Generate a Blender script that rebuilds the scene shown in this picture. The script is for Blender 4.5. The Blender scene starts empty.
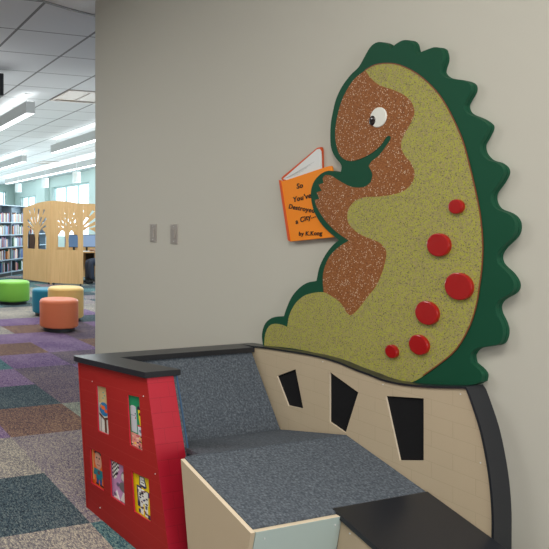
import bpy, bmesh, math, random
from mathutils import Vector, Matrix
from mathutils.geometry import delaunay_2d_cdt
R = math.radians
random.seed(7)
S = bpy.context.scene
C = S.collection

# ------------------------------------------------------------------ camera, world, lights, exposure
EYE, FOC, PX, PY, YAW = 1.4, 613.0, 14.5, 225.0, R(18.03)
cy_, sy_ = math.cos(YAW), math.sin(YAW)
cam_d = bpy.data.cameras.new('camera'); cam = bpy.data.objects.new('camera', cam_d); C.objects.link(cam)
cam.location = (0, 0, EYE); cam.rotation_euler = (R(90), 0, -YAW)
cam_d.sensor_width = 36; cam_d.lens = 36 * FOC / 549
cam_d.shift_x = (274.5 - PX) / 549; cam_d.shift_y = -(274.5 - PY) / 549
cam_d.clip_start = 0.02
S.camera = cam
S.view_settings.view_transform = 'Standard'; S.view_settings.look = 'None'
S.view_settings.exposure = 0.0; S.view_settings.gamma = 1.0; S.view_settings.use_curve_mapping = False

w = bpy.data.worlds.new('sky'); S.world = w; w.use_nodes = True
w.node_tree.nodes['Background'].inputs[0].default_value = (0.80, 0.93, 1.0, 1)
w.node_tree.nodes['Background'].inputs[1].default_value = 3.0

def area(name, loc, rot, sx, sy, power, col=(1, 1, 1), spread=180):
    l = bpy.data.lights.new(name, 'AREA'); l.shape = 'RECTANGLE'; l.size = sx; l.size_y = sy
    l.energy = power; l.color = col; l.spread = R(spread)
    o = bpy.data.objects.new(name, l); C.objects.link(o); o.location = loc; o.rotation_euler = [R(a) for a in rot]
    return o
WARM = (1.0, 0.965, 0.90)
area('ceiling_light_near', (0.35, 0.9, 3.2), (0, 0, 0), 1.2, 1.2, 44, WARM)
area('ceiling_light_behind', (-0.8, -1.2, 3.2), (0, 0, 0), 1.4, 1.4, 64, WARM)
area('daylight_behind', (1.2, -2.6, 1.7), (-90, 0, 180), 2.2, 1.8, 75, (0.86, 0.95, 1.0))
area('aisle_wall_fill', (-0.6, 4.2, 3.2), (0, 0, 0), 1.4, 1.6, 62, (0.98, 0.98, 0.95))  # added fill lamp, brightens the far part of the right wall
area('daylight_windows', (8.8, 18.5, 1.9), (0, 90, 0), 1.9, 13, 420, (0.78, 0.93, 1.0))
area('daylight_end', (2.0, 27.3, 1.9), (-90, 0, 0), 10, 1.8, 300, (0.78, 0.93, 1.0))
area('aisle_ceiling_fill', (0.9, 8.2, 2.2), (180, 0, 0), 2.0, 3.0, 26, (0.95, 0.98, 1.0), 130)  # added upward fill to brighten the aisle ceiling, no fixture there
area('library_ceiling_light', (3.2, 13, 2.9), (0, 0, 0), 5, 12, 330, (0.9, 0.98, 1.0))
area('library_uplight', (5.2, 15.5, 2.5), (180, 0, 0), 5.4, 17, 150, (0.93, 0.99, 1.0))

# ------------------------------------------------------------------ helpers
def tag(o, label=None, cat=None, group=None, kind=None):
    if label: o['label'] = label
    if cat: o['category'] = cat
    if group: o['group'] = group
    if kind: o['kind'] = kind
    return o
def empty(name, loc=(0, 0, 0), rz=0, **k):
    o = bpy.data.objects.new(name, None); C.objects.link(o); o.location = loc; o.rotation_euler = (0, 0, rz)
    o.empty_display_size = 0.1
    return tag(o, **k)
def link(name, bm, mats, parent=None, bevel=0, smooth=None, seg=2):
    me = bpy.data.meshes.new(name)
    bmesh.ops.recalc_face_normals(bm, faces=bm.faces)
    bm.to_mesh(me); bm.free()
    if not isinstance(mats, (list, tuple)): mats = [mats]
    for m in mats: me.materials.append(m)
    o = bpy.data.objects.new(name, me); C.objects.link(o)
    if smooth is not None:
        me.shade_smooth(); me.set_sharp_from_angle(angle=R(smooth))
    if bevel:
        b = o.modifiers.new('bevel', 'BEVEL'); b.width = bevel; b.segments = seg; b.limit_method = 'ANGLE'; b.angle_limit = R(35)
    if parent: o.parent = parent; o.matrix_parent_inverse = Matrix.Identity(4)
    return o
def under(o, parent):
    """re-express a world-space mesh in its parent's frame"""
    m = parent.matrix_basis
    p = parent.parent
    while p: m = p.matrix_basis @ m; p = p.parent
    o.data.transform(m.inverted()); o.parent = parent
    return o
def struct(name, bm, mats, **k):
    o = link(name, bm, mats, **k); o['kind'] = 'structure'; return o
def box(bm, a, b, mi=0):
    vs = [bm.verts.new((x, y, z)) for x in (a[0], b[0]) for y in (a[1], b[1]) for z in (a[2], b[2])]
    for f in ((0, 1, 3, 2), (4, 6, 7, 5), (0, 4, 5, 1), (2, 3, 7, 6), (0, 2, 6, 4), (1, 5, 7, 3)):
        fc = bm.faces.new([vs[i] for i in f]); fc.material_index = mi
    return bm
def B(a, b): return box(bmesh.new(), a, b)
def slab(bm, pts, off, mi=0, uv=None):
    """solid from a 3-D polygon (convex) swept by off (vector, or list of vectors)"""
    offs = off if isinstance(off, list) else [off] * len(pts)
    a = [bm.verts.new(p) for p in pts]; b = [bm.verts.new(Vector(p) + Vector(o)) for p, o in zip(pts, offs)]
    fs = [bm.faces.new(a), bm.faces.new(list(reversed(b)))]
    n = len(pts)
    for i in range(n): fs.append(bm.faces.new([a[i], b[i], b[(i + 1) % n], a[(i + 1) % n]]))
    for f in fs: f.material_index = mi
    return bm
def cyl(bm, p0, p1, r0, r1=None, n=20, mi=0, caps=True):
    p0, p1 = Vector(p0), Vector(p1); r1 = r0 if r1 is None else r1
    d = (p1 - p0).normalized(); q = d.to_track_quat('Z', 'Y')
    rings = []
    for p, r in ((p0, r0), (p1, r1)):
        rings.append([bm.verts.new(p + q @ Vector((r * math.cos(2 * math.pi * i / n), r * math.sin(2 * math.pi * i / n), 0))) for i in range(n)])
    for i in range(n):
        bm.faces.new([rings[0][i], rings[0][(i + 1) % n], rings[1][(i + 1) % n], rings[1][i]]).material_index = mi
    if caps:
        bm.faces.new(list(reversed(rings[0]))).material_index = mi; bm.faces.new(rings[1]).material_index = mi
    return bm
def lathe(bm, prof, n=48, mi=0):
    rings = []
    for r, z in prof:
        rings.append([bm.verts.new((r * math.cos(2 * math.pi * i / n), r * math.sin(2 * math.pi * i / n), z)) for i in range(n)] if r > 1e-6 else [bm.verts.new((0, 0, z))])
    for a, b in zip(rings, rings[1:]):
        for i in range(n):
            if len(a) == 1: f = [a[0], b[(i + 1) % n], b[i]]
            elif len(b) == 1: f = [a[i], a[(i + 1) % n], b[0]]
            else: f = [a[i], a[(i + 1) % n], b[(i + 1) % n], b[i]]
            bm.faces.new(f).material_index = mi
    return bm
def inside(p, poly):
    x, y = p; c = False; n = len(poly)
    for i in range(n):
        x1, y1 = poly[i]; x2, y2 = poly[(i + 1) % n]
        if (y1 > y) != (y2 > y) and x < (x2 - x1) * (y - y1) / (y2 - y1) + x1: c = not c
    return c
def sheet(bm, outer, holes, fn, grid=0, mi=0, side_mi=None):
    """plate with real holes: 2-D outline -> fn(u, v, w) with w 0 front, 1 back"""
    pts = [Vector(p) for p in outer]; edges = [(i, (i + 1) % len(outer)) for i in range(len(outer))]
    for h in holes:
        k = len(pts); pts += [Vector(p) for p in h]; edges += [(k + i, k + (i + 1) % len(h)) for i in range(len(h))]
    if grid:
        us = [p[0] for p in outer]; vs = [p[1] for p in outer]
        for i in range(1, grid):
            for j in range(1, grid):
                q = (min(us) + (max(us) - min(us)) * i / grid, min(vs) + (max(vs) - min(vs)) * j / grid)
                if inside(q, outer): pts.append(Vector(q))
    V, E, F, _, _, _ = delaunay_2d_cdt(pts, edges, [], 1, 1e-7)
    tris = []
    for f in F:
        c = sum((V[i] for i in f), Vector((0, 0))) / len(f)
        if inside(c, outer) and not any(inside(c, h) for h in holes): tris.append(f)
    used = sorted({i for f in tris for i in f})
    uvl = bm.loops.layers.uv.verify()
    fr = {i: bm.verts.new(fn(V[i].x, V[i].y, 0)) for i in used}; bk = {i: bm.verts.new(fn(V[i].x, V[i].y, 1)) for i in used}
    cnt = {}
    for f in tris:
        for tab, ff in ((fr, list(f)), (bk, list(reversed(f)))):
            fc = bm.faces.new([tab[i] for i in ff]); fc.material_index = mi
            for l, i in zip(fc.loops, ff): l[uvl].uv = (V[i].x, V[i].y)
        for k in range(len(f)):
            a, b = f[k], f[(k + 1) % len(f)]; key = (min(a, b), max(a, b)); cnt.setdefault(key, []).append((a, b))
    for key, l in cnt.items():
        if len(l) == 1:
            a, b = l[0]
            fc = bm.faces.new([fr[b], fr[a], bk[a], bk[b]]); fc.material_index = mi if side_mi is None else side_mi
    return bm
def ray(px, py):
    r = (px - PX) / FOC
    return Vector((r * cy_ + sy_, -r * sy_ + cy_, (PY - py) / FOC))
def onX(px, py, X):
    d = ray(px, py); t = X / d.x; return Vector((X, d.y * t, EYE + d.z * t))
def yz(px, py, X):
    p = onX(px, py, X); return (p.y, p.z)
def spline(pts, sub=4, corner=48):
    n = len(pts); out = []; P = [Vector(p) for p in pts]
    def sharp(i):
        a = P[i] - P[i - 1]; b = P[(i + 1) % n] - P[i]
        return a.length > 0 and b.length > 0 and abs(a.angle(b)) > R(corner)
    for i in range(n):
        p1, p2 = P[i], P[(i + 1) % n]
        p0 = P[i - 1] if not sharp(i) else p1 - (p2 - p1)
        p3 = P[(i + 2) % n] if not sharp((i + 1) % n) else p2 + (p2 - p1)
        for k in range(sub):
            t = k / sub
            out.append(tuple(0.5 * ((2 * p1) + (-p0 + p2) * t + (2 * p0 - 5 * p1 + 4 * p2 - p3) * t * t + (-p0 + 3 * p1 - 3 * p2 + p3) * t ** 3)))
    res = []
    for p in out:
        if not res or (Vector(p) - Vector(res[-1])).length > 1e-5: res.append(p)
    return res
def copy_tree(o, parent=None):
    c = o.copy(); C.objects.link(c); c.parent = parent
    for ch in o.children: copy_tree(ch, c)
    return c

# ------------------------------------------------------------------ materials
def lin(c):
    return tuple(((x / 255) / 12.92 if x / 255 <= 0.04045 else ((x / 255 + 0.055) / 1.055) ** 2.4) for x in c) + (1,)
def mat(name, col, rough=0.5, metal=0.0, spec=0.5, emit=None, es=0, coat=0):
    m = bpy.data.materials.new(name); m.use_nodes = True; b = m.node_tree.nodes['Principled BSDF']
    b.inputs['Base Color'].default_value = lin(col); b.inputs['Roughness'].default_value = rough
    b.inputs['Metallic'].default_value = metal; b.inputs['Specular IOR Level'].default_value = spec
    b.inputs['Coat Weight'].default_value = coat
    if emit: b.inputs['Emission Color'].default_value = lin(emit); b.inputs['Emission Strength'].default_value = es
    m.diffuse_color = lin(col)
    return m
def nn(m, t, **kw):
    n = m.node_tree.nodes.new(t)
    for k, v in kw.items():
        if k.startswith('i_'): n.inputs[k[2:].replace('_', ' ')].default_value = v
        else: setattr(n, k, v)
    return n
def speckle(name, stops, scale=200, rough=0.8, bump=0.3, coords='Object', dist=0.003, detail=2, voronoi=False, spec=0.3):
    """random fleck colours: stops = [(position, rgb)...]"""
    m = mat(name, stops[len(stops) // 2][1], rough, spec=spec); nt = m.node_tree; b = nt.nodes['Principled BSDF']
    tc = nn(m, 'ShaderNodeTexCoord')
    if voronoi: no = nn(m, 'ShaderNodeTexVoronoi', i_Scale=scale); src = nn(m, 'ShaderNodeSeparateColor'); nt.links.new(no.outputs['Color'], src.inputs[0]); fac = src.outputs[0]
    else: no = nn(m, 'ShaderNodeTexNoise', i_Scale=scale, i_Detail=detail); fac = no.outputs['Fac']
    nt.links.new(tc.outputs[coords], no.inputs['Vector'])
    cr = nn(m, 'ShaderNodeValToRGB'); nt.links.new(fac, cr.inputs[0])
    e = cr.color_ramp.elements
    while len(e) < len(stops): e.new(0.5)
    for el, (p, c) in zip(e, stops): el.position = p; el.color = lin(c)
    if voronoi: cr.color_ramp.interpolation = 'CONSTANT'
    nt.links.new(cr.outputs[0], b.inputs['Base Color'])
    if bump:
        bu = nn(m, 'ShaderNodeBump', i_Strength=bump, i_Distance=dist); nt.links.new(fac, bu.inputs['Height']); nt.links.new(bu.outputs[0], b.inputs['Normal'])
    return m
def grooved(name, col, groove, w=0.15, h=0.055, rough=0.45):
    m = mat(name, col, rough); nt = m.node_tree; b = nt.nodes['Principled BSDF']
    uv = nn(m, 'ShaderNodeUVMap')
    br = nn(m, 'ShaderNodeTexBrick', i_Scale=1.0, i_Mortar_Size=0.0011, i_Mortar_Smooth=0.3, i_Brick_Width=w, i_Row_Height=h)
    br.inputs['Color1'].default_value = lin(col); br.inputs['Color2'].default_value = lin(col); br.inputs['Mortar'].default_value = lin(groove)
    nt.links.new(uv.outputs[0], br.inputs['Vector']); nt.links.new(br.outputs['Color'], b.inputs['Base Color'])
    bu = nn(m, 'ShaderNodeBump', i_Strength=0.35, i_Distance=0.002, invert=True); nt.links.new(br.outputs['Fac'], bu.inputs['Height']); nt.links.new(bu.outputs[0], b.inputs['Normal'])
    return m
def painted(name, col, scale=150, rough=0.75, amt=0.08):
    m = mat(name, col, rough, spec=0.3); nt = m.node_tree; b = nt.nodes['Principled BSDF']
    tc = nn(m, 'ShaderNodeTexCoord'); no = nn(m, 'ShaderNodeTexNoise', i_Scale=scale, i_Detail=3)
    nt.links.new(tc.outputs['Object'], no.inputs['Vector'])
    bu = nn(m, 'ShaderNodeBump', i_Strength=amt, i_Distance=0.002); nt.links.new(no.outputs['Fac'], bu.inputs['Height']); nt.links.new(bu.outputs[0], b.inputs['Normal'])
    return m

M = {}
M['wall'] = painted('wall_paint', (200, 197, 185))
M['wall_lib'] = painted('library_wall_paint', (222, 238, 232))
M['white'] = mat('white_paint', (235, 235, 232), 0.5)
M['drywall'] = painted('ceiling_paint', (225, 226, 222))
M['metal'] = mat('brushed_steel', (186, 176, 168), 0.45, 0.55)
M['steel'] = mat('screw_steel', (226, 226, 226), 0.35, 0.3)
M['black'] = mat('black_laminate', (34, 36, 42), 0.32)
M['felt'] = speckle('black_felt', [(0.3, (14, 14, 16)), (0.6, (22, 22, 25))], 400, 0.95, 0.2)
M['tan'] = grooved('tan_grooved_board', (196, 178, 150), (184, 166, 138), 0.16, 0.058)
M['tan_plain'] = painted('tan_board', (196, 179, 152), 60, 0.5, 0.03)
M['tan_front_lit'] = painted('tan_board_front_lit', (182, 198, 192), 60, 0.45, 0.03)  # front board of the tan seat, cool front light put into its colour
M['ply'] = mat('pale_board_edge', (226, 208, 182), 0.6)
M['red'] = grooved('red_grooved_board', (162, 20, 14), (172, 40, 32), 9.0, 0.055, 0.6)
M['red_brick_lit'] = grooved('red_brick_board_lit', (186, 28, 50), (160, 20, 40), 0.11, 0.062, 0.4)  # pinker than the side panel: reflected light put into the end panel's colour
M['red_edge_lit'] = mat('red_board_edge_lit', (205, 30, 55), 0.5)  # same red, brighter and pinker: light on the window reveals painted in
M['carpet'] = speckle('grey_seat_carpet', [(0.25, (66, 70, 77)), (0.45, (84, 90, 98)), (0.58, (98, 104, 112)), (0.75, (124, 130, 138))], 120, 0.97, 0.5, detail=6, spec=0.1)
M['blue_edge'] = mat('blue_grey_edging', (62, 92, 124), 0.8)
M['green'] = mat('dark_green_paint', (10, 74, 50), 0.6, spec=.3)
M['olive'] = speckle('olive_fleck', [(0.0, (174, 172, 70)), (0.3, (160, 150, 96)), (0.6, (144, 142, 82)), (0.8, (168, 152, 108)), (0.93, (108, 102, 72))], 300, 0.6, 0.1, voronoi=True)
M['brown'] = speckle('brown_fleck', [(0.0, (150, 92, 48)), (0.4, (136, 82, 42)), (0.72, (158, 102, 60)), (0.92, (214, 190, 164)), (0.97, (100, 60, 36))], 340, 0.6, 0.1, voronoi=True)
M['brown_edge'] = mat('brown_edge', (128, 66, 36), 0.5)
M['dot'] = mat('red_gloss_paint', (166, 12, 14), 0.28, coat=0.3)
M['eye'] = mat('eye_white', (232, 232, 222), 0.4)
M['pupil'] = mat('pupil_dark', (30, 12, 12), 0.15, coat=0.6)
M['orange'] = mat('book_orange', (250, 142, 22), 0.45)
M['orange_d'] = mat('book_orange_edge', (214, 84, 30), 0.5)
M['page'] = mat('page_white', (226, 228, 226), 0.7)
M['ink'] = mat('ink_black', (24, 18, 20), 0.6)
M['line'] = mat('page_line', (176, 178, 176), 0.7)
M['glass'] = mat('window_glass', (235, 245, 248), 0.02)
gb = M['glass'].node_tree.nodes['Principled BSDF']; gb.inputs['Transmission Weight'].default_value = 1; gb.inputs['IOR'].default_value = 1.02
M['frame'] = mat('window_frame_paint', (196, 216, 212), 0.5)
M['blind'] = mat('blind_fabric', (240, 245, 248), 0.8)
M['dark'] = mat('dark_plastic', (26, 27, 30), 0.45)
M['lamp'] = mat('lamp_diffuser', (255, 255, 255), 0.5, emit=(250, 252, 255), es=3.6)
M['fixture'] = mat('fixture_grey', (196, 198, 196), 0.5)
M['shelf'] = mat('shelf_metal', (140, 158, 172), 0.45)
M['pendant'] = mat('pendant_glass', (232, 242, 242), 0.5)
def wood(name, c1, c2):
    m = mat(name, c1, 0.5); nt = m.node_tree
    tc = nn(m, 'ShaderNodeTexCoord'); mp = nn(m, 'ShaderNodeMapping'); mp.inputs['Scale'].default_value = (14, 14, 0.8)
    no = nn(m, 'ShaderNodeTexNoise', i_Scale=2.0, i_Detail=4); cr = nn(m, 'ShaderNodeValToRGB')
    cr.color_ramp.elements[0].position = .3; cr.color_ramp.elements[1].position = .7
    cr.color_ramp.elements[0].color = lin(c1); cr.color_ramp.elements[1].color = lin(c2)
    nt.links.new(tc.outputs['Object'], mp.inputs[0]); nt.links.new(mp.outputs[0], no.inputs['Vector']); nt.links.new(no.outputs['Fac'], cr.inputs[0])
    nt.links.new(cr.outputs[0], nt.nodes['Principled BSDF'].inputs['Base Color']); return m
M['maple'] = wood('maple_veneer', (214, 168, 112), (228, 184, 130))

# acoustic ceiling with a metal grid
mc = mat('acoustic_ceiling', (196, 200, 200), 0.9); nt = mc.node_tree
tc = nn(mc, 'ShaderNodeTexCoord'); sp = nn(mc, 'ShaderNodeSeparateXYZ'); nt.links.new(tc.outputs['Object'], sp.inputs[0])
def gridline(sock, off, per, wid):
    a = nn(mc, 'ShaderNodeMath', operation='SUBTRACT'); nt.links.new(sock, a.inputs[0]); a.inputs[1].default_value = off
    p = nn(mc, 'ShaderNodeMath', operation='PINGPONG'); nt.links.new(a.outputs[0], p.inputs[0]); p.inputs[1].default_value = per / 2
    l = nn(mc, 'ShaderNodeMath', operation='LESS_THAN'); nt.links.new(p.outputs[0], l.inputs[0]); l.inputs[1].default_value = wid / 2
    return l.outputs[0]
gx = gridline(sp.outputs[0], 1.50 * 1.245, 0.61 * 1.245, 0.03); gy = gridline(sp.outputs[1], 4.54 * 1.245, 0.61 * 1.245, 0.018)
mx = nn(mc, 'ShaderNodeMath', operation='MAXIMUM'); nt.links.new(gx, mx.inputs[0]); nt.links.new(gy, mx.inputs[1])
cm = nn(mc, 'ShaderNodeMix', data_type='RGBA'); cm.inputs['A'].default_value = lin((214, 217, 216)); cm.inputs['B'].default_value = lin((124, 124, 122))
nt.links.new(mx.outputs[0], cm.inputs['Factor']); nt.links.new(cm.outputs['Result'], nt.nodes['Principled BSDF'].inputs['Base Color'])
M['ceiling'] = mc

# carpet tile colours
def carpet_tile(name, a, b, c, d):
    m = mat(name, b, 0.97, spec=0.1); nt = m.node_tree; bs = nt.nodes['Principled BSDF']
    tc = nn(m, 'ShaderNodeTexCoord'); mp = nn(m, 'ShaderNodeMapping'); mp.inputs['Scale'].default_value = (1.0, 0.42, 1)
    nt.links.new(tc.outputs['Object'], mp.inputs[0])
    vo = nn(m, 'ShaderNodeTexVoronoi', i_Scale=230.0); nt.links.new(mp.outputs[0], vo.inputs['Vector'])
    se = nn(m, 'ShaderNodeSeparateColor'); nt.links.new(vo.outputs['Color'], se.inputs[0])
    lo = nn(m, 'ShaderNodeTexNoise', i_Scale=2.0, i_Detail=1); nt.links.new(tc.outputs['Object'], lo.inputs['Vector'])
    ad = nn(m, 'ShaderNodeMath', operation='MULTIPLY_ADD'); nt.links.new(lo.outputs['Fac'], ad.inputs[0]); ad.inputs[1].default_value = 0.7
    sb = nn(m, 'ShaderNodeMath', operation='SUBTRACT'); nt.links.new(se.outputs[0], sb.inputs[0]); sb.inputs[1].default_value = 0.35
    nt.links.new(sb.outputs[0], ad.inputs[2])
    cr = nn(m, 'ShaderNodeValToRGB'); e = cr.color_ramp.elements; e.new(.5); e.new(.5)
    for el, p, col in zip(e, (0.05, .38, .66, .95), (a, b, c, d)): el.position = p; el.color = lin(col)
    nt.links.new(ad.outputs[0], cr.inputs[0]); nt.links.new(cr.outputs[0], bs.inputs['Base Color'])
    bu = nn(m, 'ShaderNodeBump', i_Strength=0.5, i_Distance=0.003); nt.links.new(se.outputs[0], bu.inputs['Height']); nt.links.new(bu.outputs[0], bs.inputs['Normal'])
    return m
TILES = {
 'slate': carpet_tile('carpet_slate', (34, 44, 54), (58, 72, 82), (76, 90, 96), (108, 116, 116)),
 'beige': carpet_tile('carpet_beige', (98, 92, 98), (132, 126, 124), (154, 146, 136), (190, 178, 158)),
 'mauve': carpet_tile('carpet_mauve', (90, 80, 96), (122, 112, 122), (138, 128, 130), (170, 158, 144)),
 'rust': carpet_tile('carpet_rust', (74, 60, 68), (108, 84, 80), (128, 98, 84), (160, 128, 104)),
 'plum': carpet_tile('carpet_plum', (64, 56, 76), (94, 82, 102), (110, 96, 106), (140, 122, 116)),
 'purple': carpet_tile('carpet_purple', (78, 60, 96), (112, 88, 126), (128, 104, 136), (156, 134, 150)),
 'teal': carpet_tile('carpet_teal', (36, 64, 76), (64, 98, 108), (84, 118, 122), (122, 146, 138)),
 'olive': carpet_tile('carpet_grey_green', (90, 94, 92), (122, 126, 118), (142, 144, 132), (172, 170, 152)),
}
TN = list(TILES)

# ------------------------------------------------------------------ the room
T0X, T0Y, TS, G, WX = 1.23, 2.63, 0.6096, 1.245, 2.25
CEIL = EYE + 1.527 * G
fixed = {(0, -1): 'teal', (-1, 0): 'slate', (-1, -1): 'beige', (0, 0): 'mauve', (0, 1): 'mauve', (-1, 1): 'beige', (0, 2): 'rust', (-1, 2): 'purple',
 (1, 2): 'olive', (0, 3): 'slate', (1, 3): 'plum', (0, 4): 'purple', (1, 4): 'plum', (0, 5): 'teal', (1, 5): 'purple', (2, 5): 'plum', (1, 6): 'rust',
 (2, 6): 'purple', (1, 7): 'purple', (2, 7): 'purple', (2, 8): 'rust', (2, 9): 'purple', (2, 10): 'beige', (3, 7): 'plum', (3, 8): 'plum', (3, 9): 'purple',
 (3, 10): 'beige', (3, 11): 'beige', (2, 11): 'beige', (-2, 0): 'teal', (-2, -1): 'plum', (1, 1): 'beige'}
bm = bmesh.new()
vcache = {}
def fv(i, j):
    if (i, j) not in vcache: vcache[(i, j)] = bm.verts.new((T0X + i * TS, T0Y + j * TS, 0))
    return vcache[(i, j)]
rnd = random.Random(5)
for i in range(-9, 14):
    for j in range(-9, 42):
        nm = fixed.get((i, j)) or (rnd.choice(['teal', 'slate', 'teal', 'olive', 'slate', 'mauve']) if j > 11 else rnd.choice(['purple', 'plum', 'rust', 'beige', 'slate', 'purple', 'mauve']))
        f = bm.faces.new([fv(i, j), fv(i + 1, j), fv(i + 1, j + 1), fv(i, j + 1)]); f.material_index = TN.index(nm)
struct('floor', bm, [TILES[k] for k in TN])
struct('ceiling', B((-4.3, -2.9, CEIL), (9.4, 28.2, CEIL + 0.1)), M['ceiling'])
# painted ceiling over the seating corner, its edge a metal trim
edge = [(-4.2, 4.2), (0.2, 4.38), (1.25, 4.60), (1.56, 4.71), (1.871, 4.838), (2.116, 4.93), (2.370, 5.005), (2.8, 5.09), (4.0, 5.25), (9.1, 5.4)]
bm = bmesh.new(); sheet(bm, [(-4.2, -2.8), (2.25, -2.8), (2.25, 4.71), (2.45, 4.71), (2.45, -2.8), (9.1, -2.8)] + edge[::-1], [], lambda u, v, w_: (u, v, CEIL - 0.012 + 0.012 * w_)); struct('ceiling_soffit', bm, M['drywall'])
bm = bmesh.new()
for a, b in zip(edge, edge[1:]): slab(bm, [(a[0], a[1], CEIL - .02), (b[0], b[1], CEIL - .02), (b[0], b[1] + .03, CEIL - .02), (a[0], a[1] + .03, CEIL - .02)], (0, 0, .02))
struct('trim_1', bm, mat('ceiling_trim', (120, 120, 118), 0.5))
struct('wall_right', B((WX, -2.8, 0), (WX + 0.2, 4.71, CEIL)), M['wall'])
struct('wall_back', B((-4.2, -2.9, 0), (WX + .2, -2.8, CEIL)), M['wall'])
struct('wall_left', B((-4.3, -2.8, 0), (-4.2, 28.0, CEIL)), M['wall'])
struct('wall_corridor', B((7.3 * G, -2.8, 0), (7.4 * G, 8.8 * G, CEIL)), M['wall_lib'])
struct('baseboard_right', B((WX - 0.012, 2.85, 0), (WX, 4.71, 0.10)), M['dark'])
# side wall with windows (x = 7.3) and end wall with windows (y = 22.4)
def wall_with_windows(name, fn, length, wins, m):
    bm = bmesh.new()
    holes = [[(a, z0), (b, z0), (b, z1), (a, z1)] for a, b, z0, z1 in wins]
    sheet(bm, [(0, 0), (length, 0), (length, CEIL), (0, CEIL)], holes, fn)
    return struct(name, bm, m)
SW = [(a * G, b * G, 0.9, EYE + (z - EYE) * G) for a, b, z in ((1.2, 2.9, 2.55), (3.55, 6.05, 2.55), (6.9, 9.75, 2.62), (10.9, 13.0, 2.45))]
side = lambda u, v, w_: (7.3 * G + 0.25 * w_, 8.8 * G + u, v)
wall_with_windows('wall_side', side, 13.6 * G, SW, M['wall_lib'])
EW = [(1.2, 4.0, 0.9, 2.55), (5.2, 8.0, 0.9, 2.55), (10.2, 12.9, 0.9, 3.0)]
endf = lambda u, v, w_: (-4.2 + u, 22.4 * G + 0.25 * w_, v)
wall_with_windows('wall_end', endf, 13.29, EW, M['wall_lib'])
wn = 0
for fn, wins in ((side, SW), (endf, EW)):
    for a, b, z0, z1 in wins:
        wn += 1
        fr = bmesh.new(); k = 0.06; n = 3
        holes = []
        wd = (b - a - k) / n
        for q in range(n): holes.append([(a + k + q * wd, z0 + k), (a + (q + 1) * wd, z0 + k), (a + (q + 1) * wd, z1 - k), (a + k + q * wd, z1 - k)])
        sheet(fr, [(a, z0), (b, z0), (b, z1), (a, z1)], holes, lambda u, v, w_: fn(u, v, 0.45 + 0.25 * w_))
        fo = struct('window_%d' % wn, fr, M['frame'])
        gl = bmesh.new(); sheet(gl, [(a + .02, z0 + .02), (b - .02, z0 + .02), (b - .02, z1 - .02), (a + .02, z1 - .02)], [], lambda u, v, w_: fn(u, v, 0.56 + 0.02 * w_))
        link('glass_pane', gl, M['glass'], parent=fo)
        bl = bmesh.new(); q = a + .1
        while q < b - .1:      # vertical blind strips hung inside the opening
            p0, p1 = fn(q, z0 + .08, 0.18), fn(q + .075, z0 + .08, 0.34)
            slab(bl, [p0, p1, (p1[0], p1[1], z1 - .05), (p0[0], p0[1], z1 - .05)], (0.004, 0.004, 0)); q += 0.30
        link('vertical_blind', bl, M['blind'], parent=fo)
# side wall pier between windows
struct('trim_2', B((7.14 * G, 18.75 * G, 0), (7.3 * G, 19.6 * G, CEIL)), M['wall_lib'])
struct('trim_3', B((7.14 * G, 14.95 * G, 0), (7.3 * G, 15.3 * G, CEIL)), M['wall_lib'])

# ------------------------------------------------------------------ wall plates
def switch_plate(x0, x1, ytop, ybot, label):
    a = onX(x0, ytop, WX); b = onX(x1, ybot, WX); y1, y0 = a.y, b.y; z1, z0 = a.z, b.z
    t = empty('wall_plate', (WX, (y0 + y1) / 2, (z0 + z1) / 2), label=label, cat='wall plate')
    hw, hh = (y1 - y0) / 2, (z1 - z0) / 2
    link('plate', B((-0.006, -hw, -hh), (0, hw, hh)), M['metal'], parent=t, bevel=0.0015)
    link('rocker', B((-0.010, -hw * .34, -hh * .45), (-0.006, hw * .34, hh * .45)), M['metal'], parent=t, bevel=0.001)
    for s in (-1, 1): link('screw', cyl(bmesh.new(), (-0.006, 0, s * hh * .75), (-0.0075, 0, s * hh * .75), 0.003, n=10), M['steel'], parent=t)
switch_plate(150.5, 156.8, 224.0, 242.0, 'small steel wall plate on the beige wall, the one nearer the wall end')
switch_plate(171.0, 178.0, 224.2, 244.0, 'small steel wall plate on the beige wall, the one nearer the dinosaur')

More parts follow.
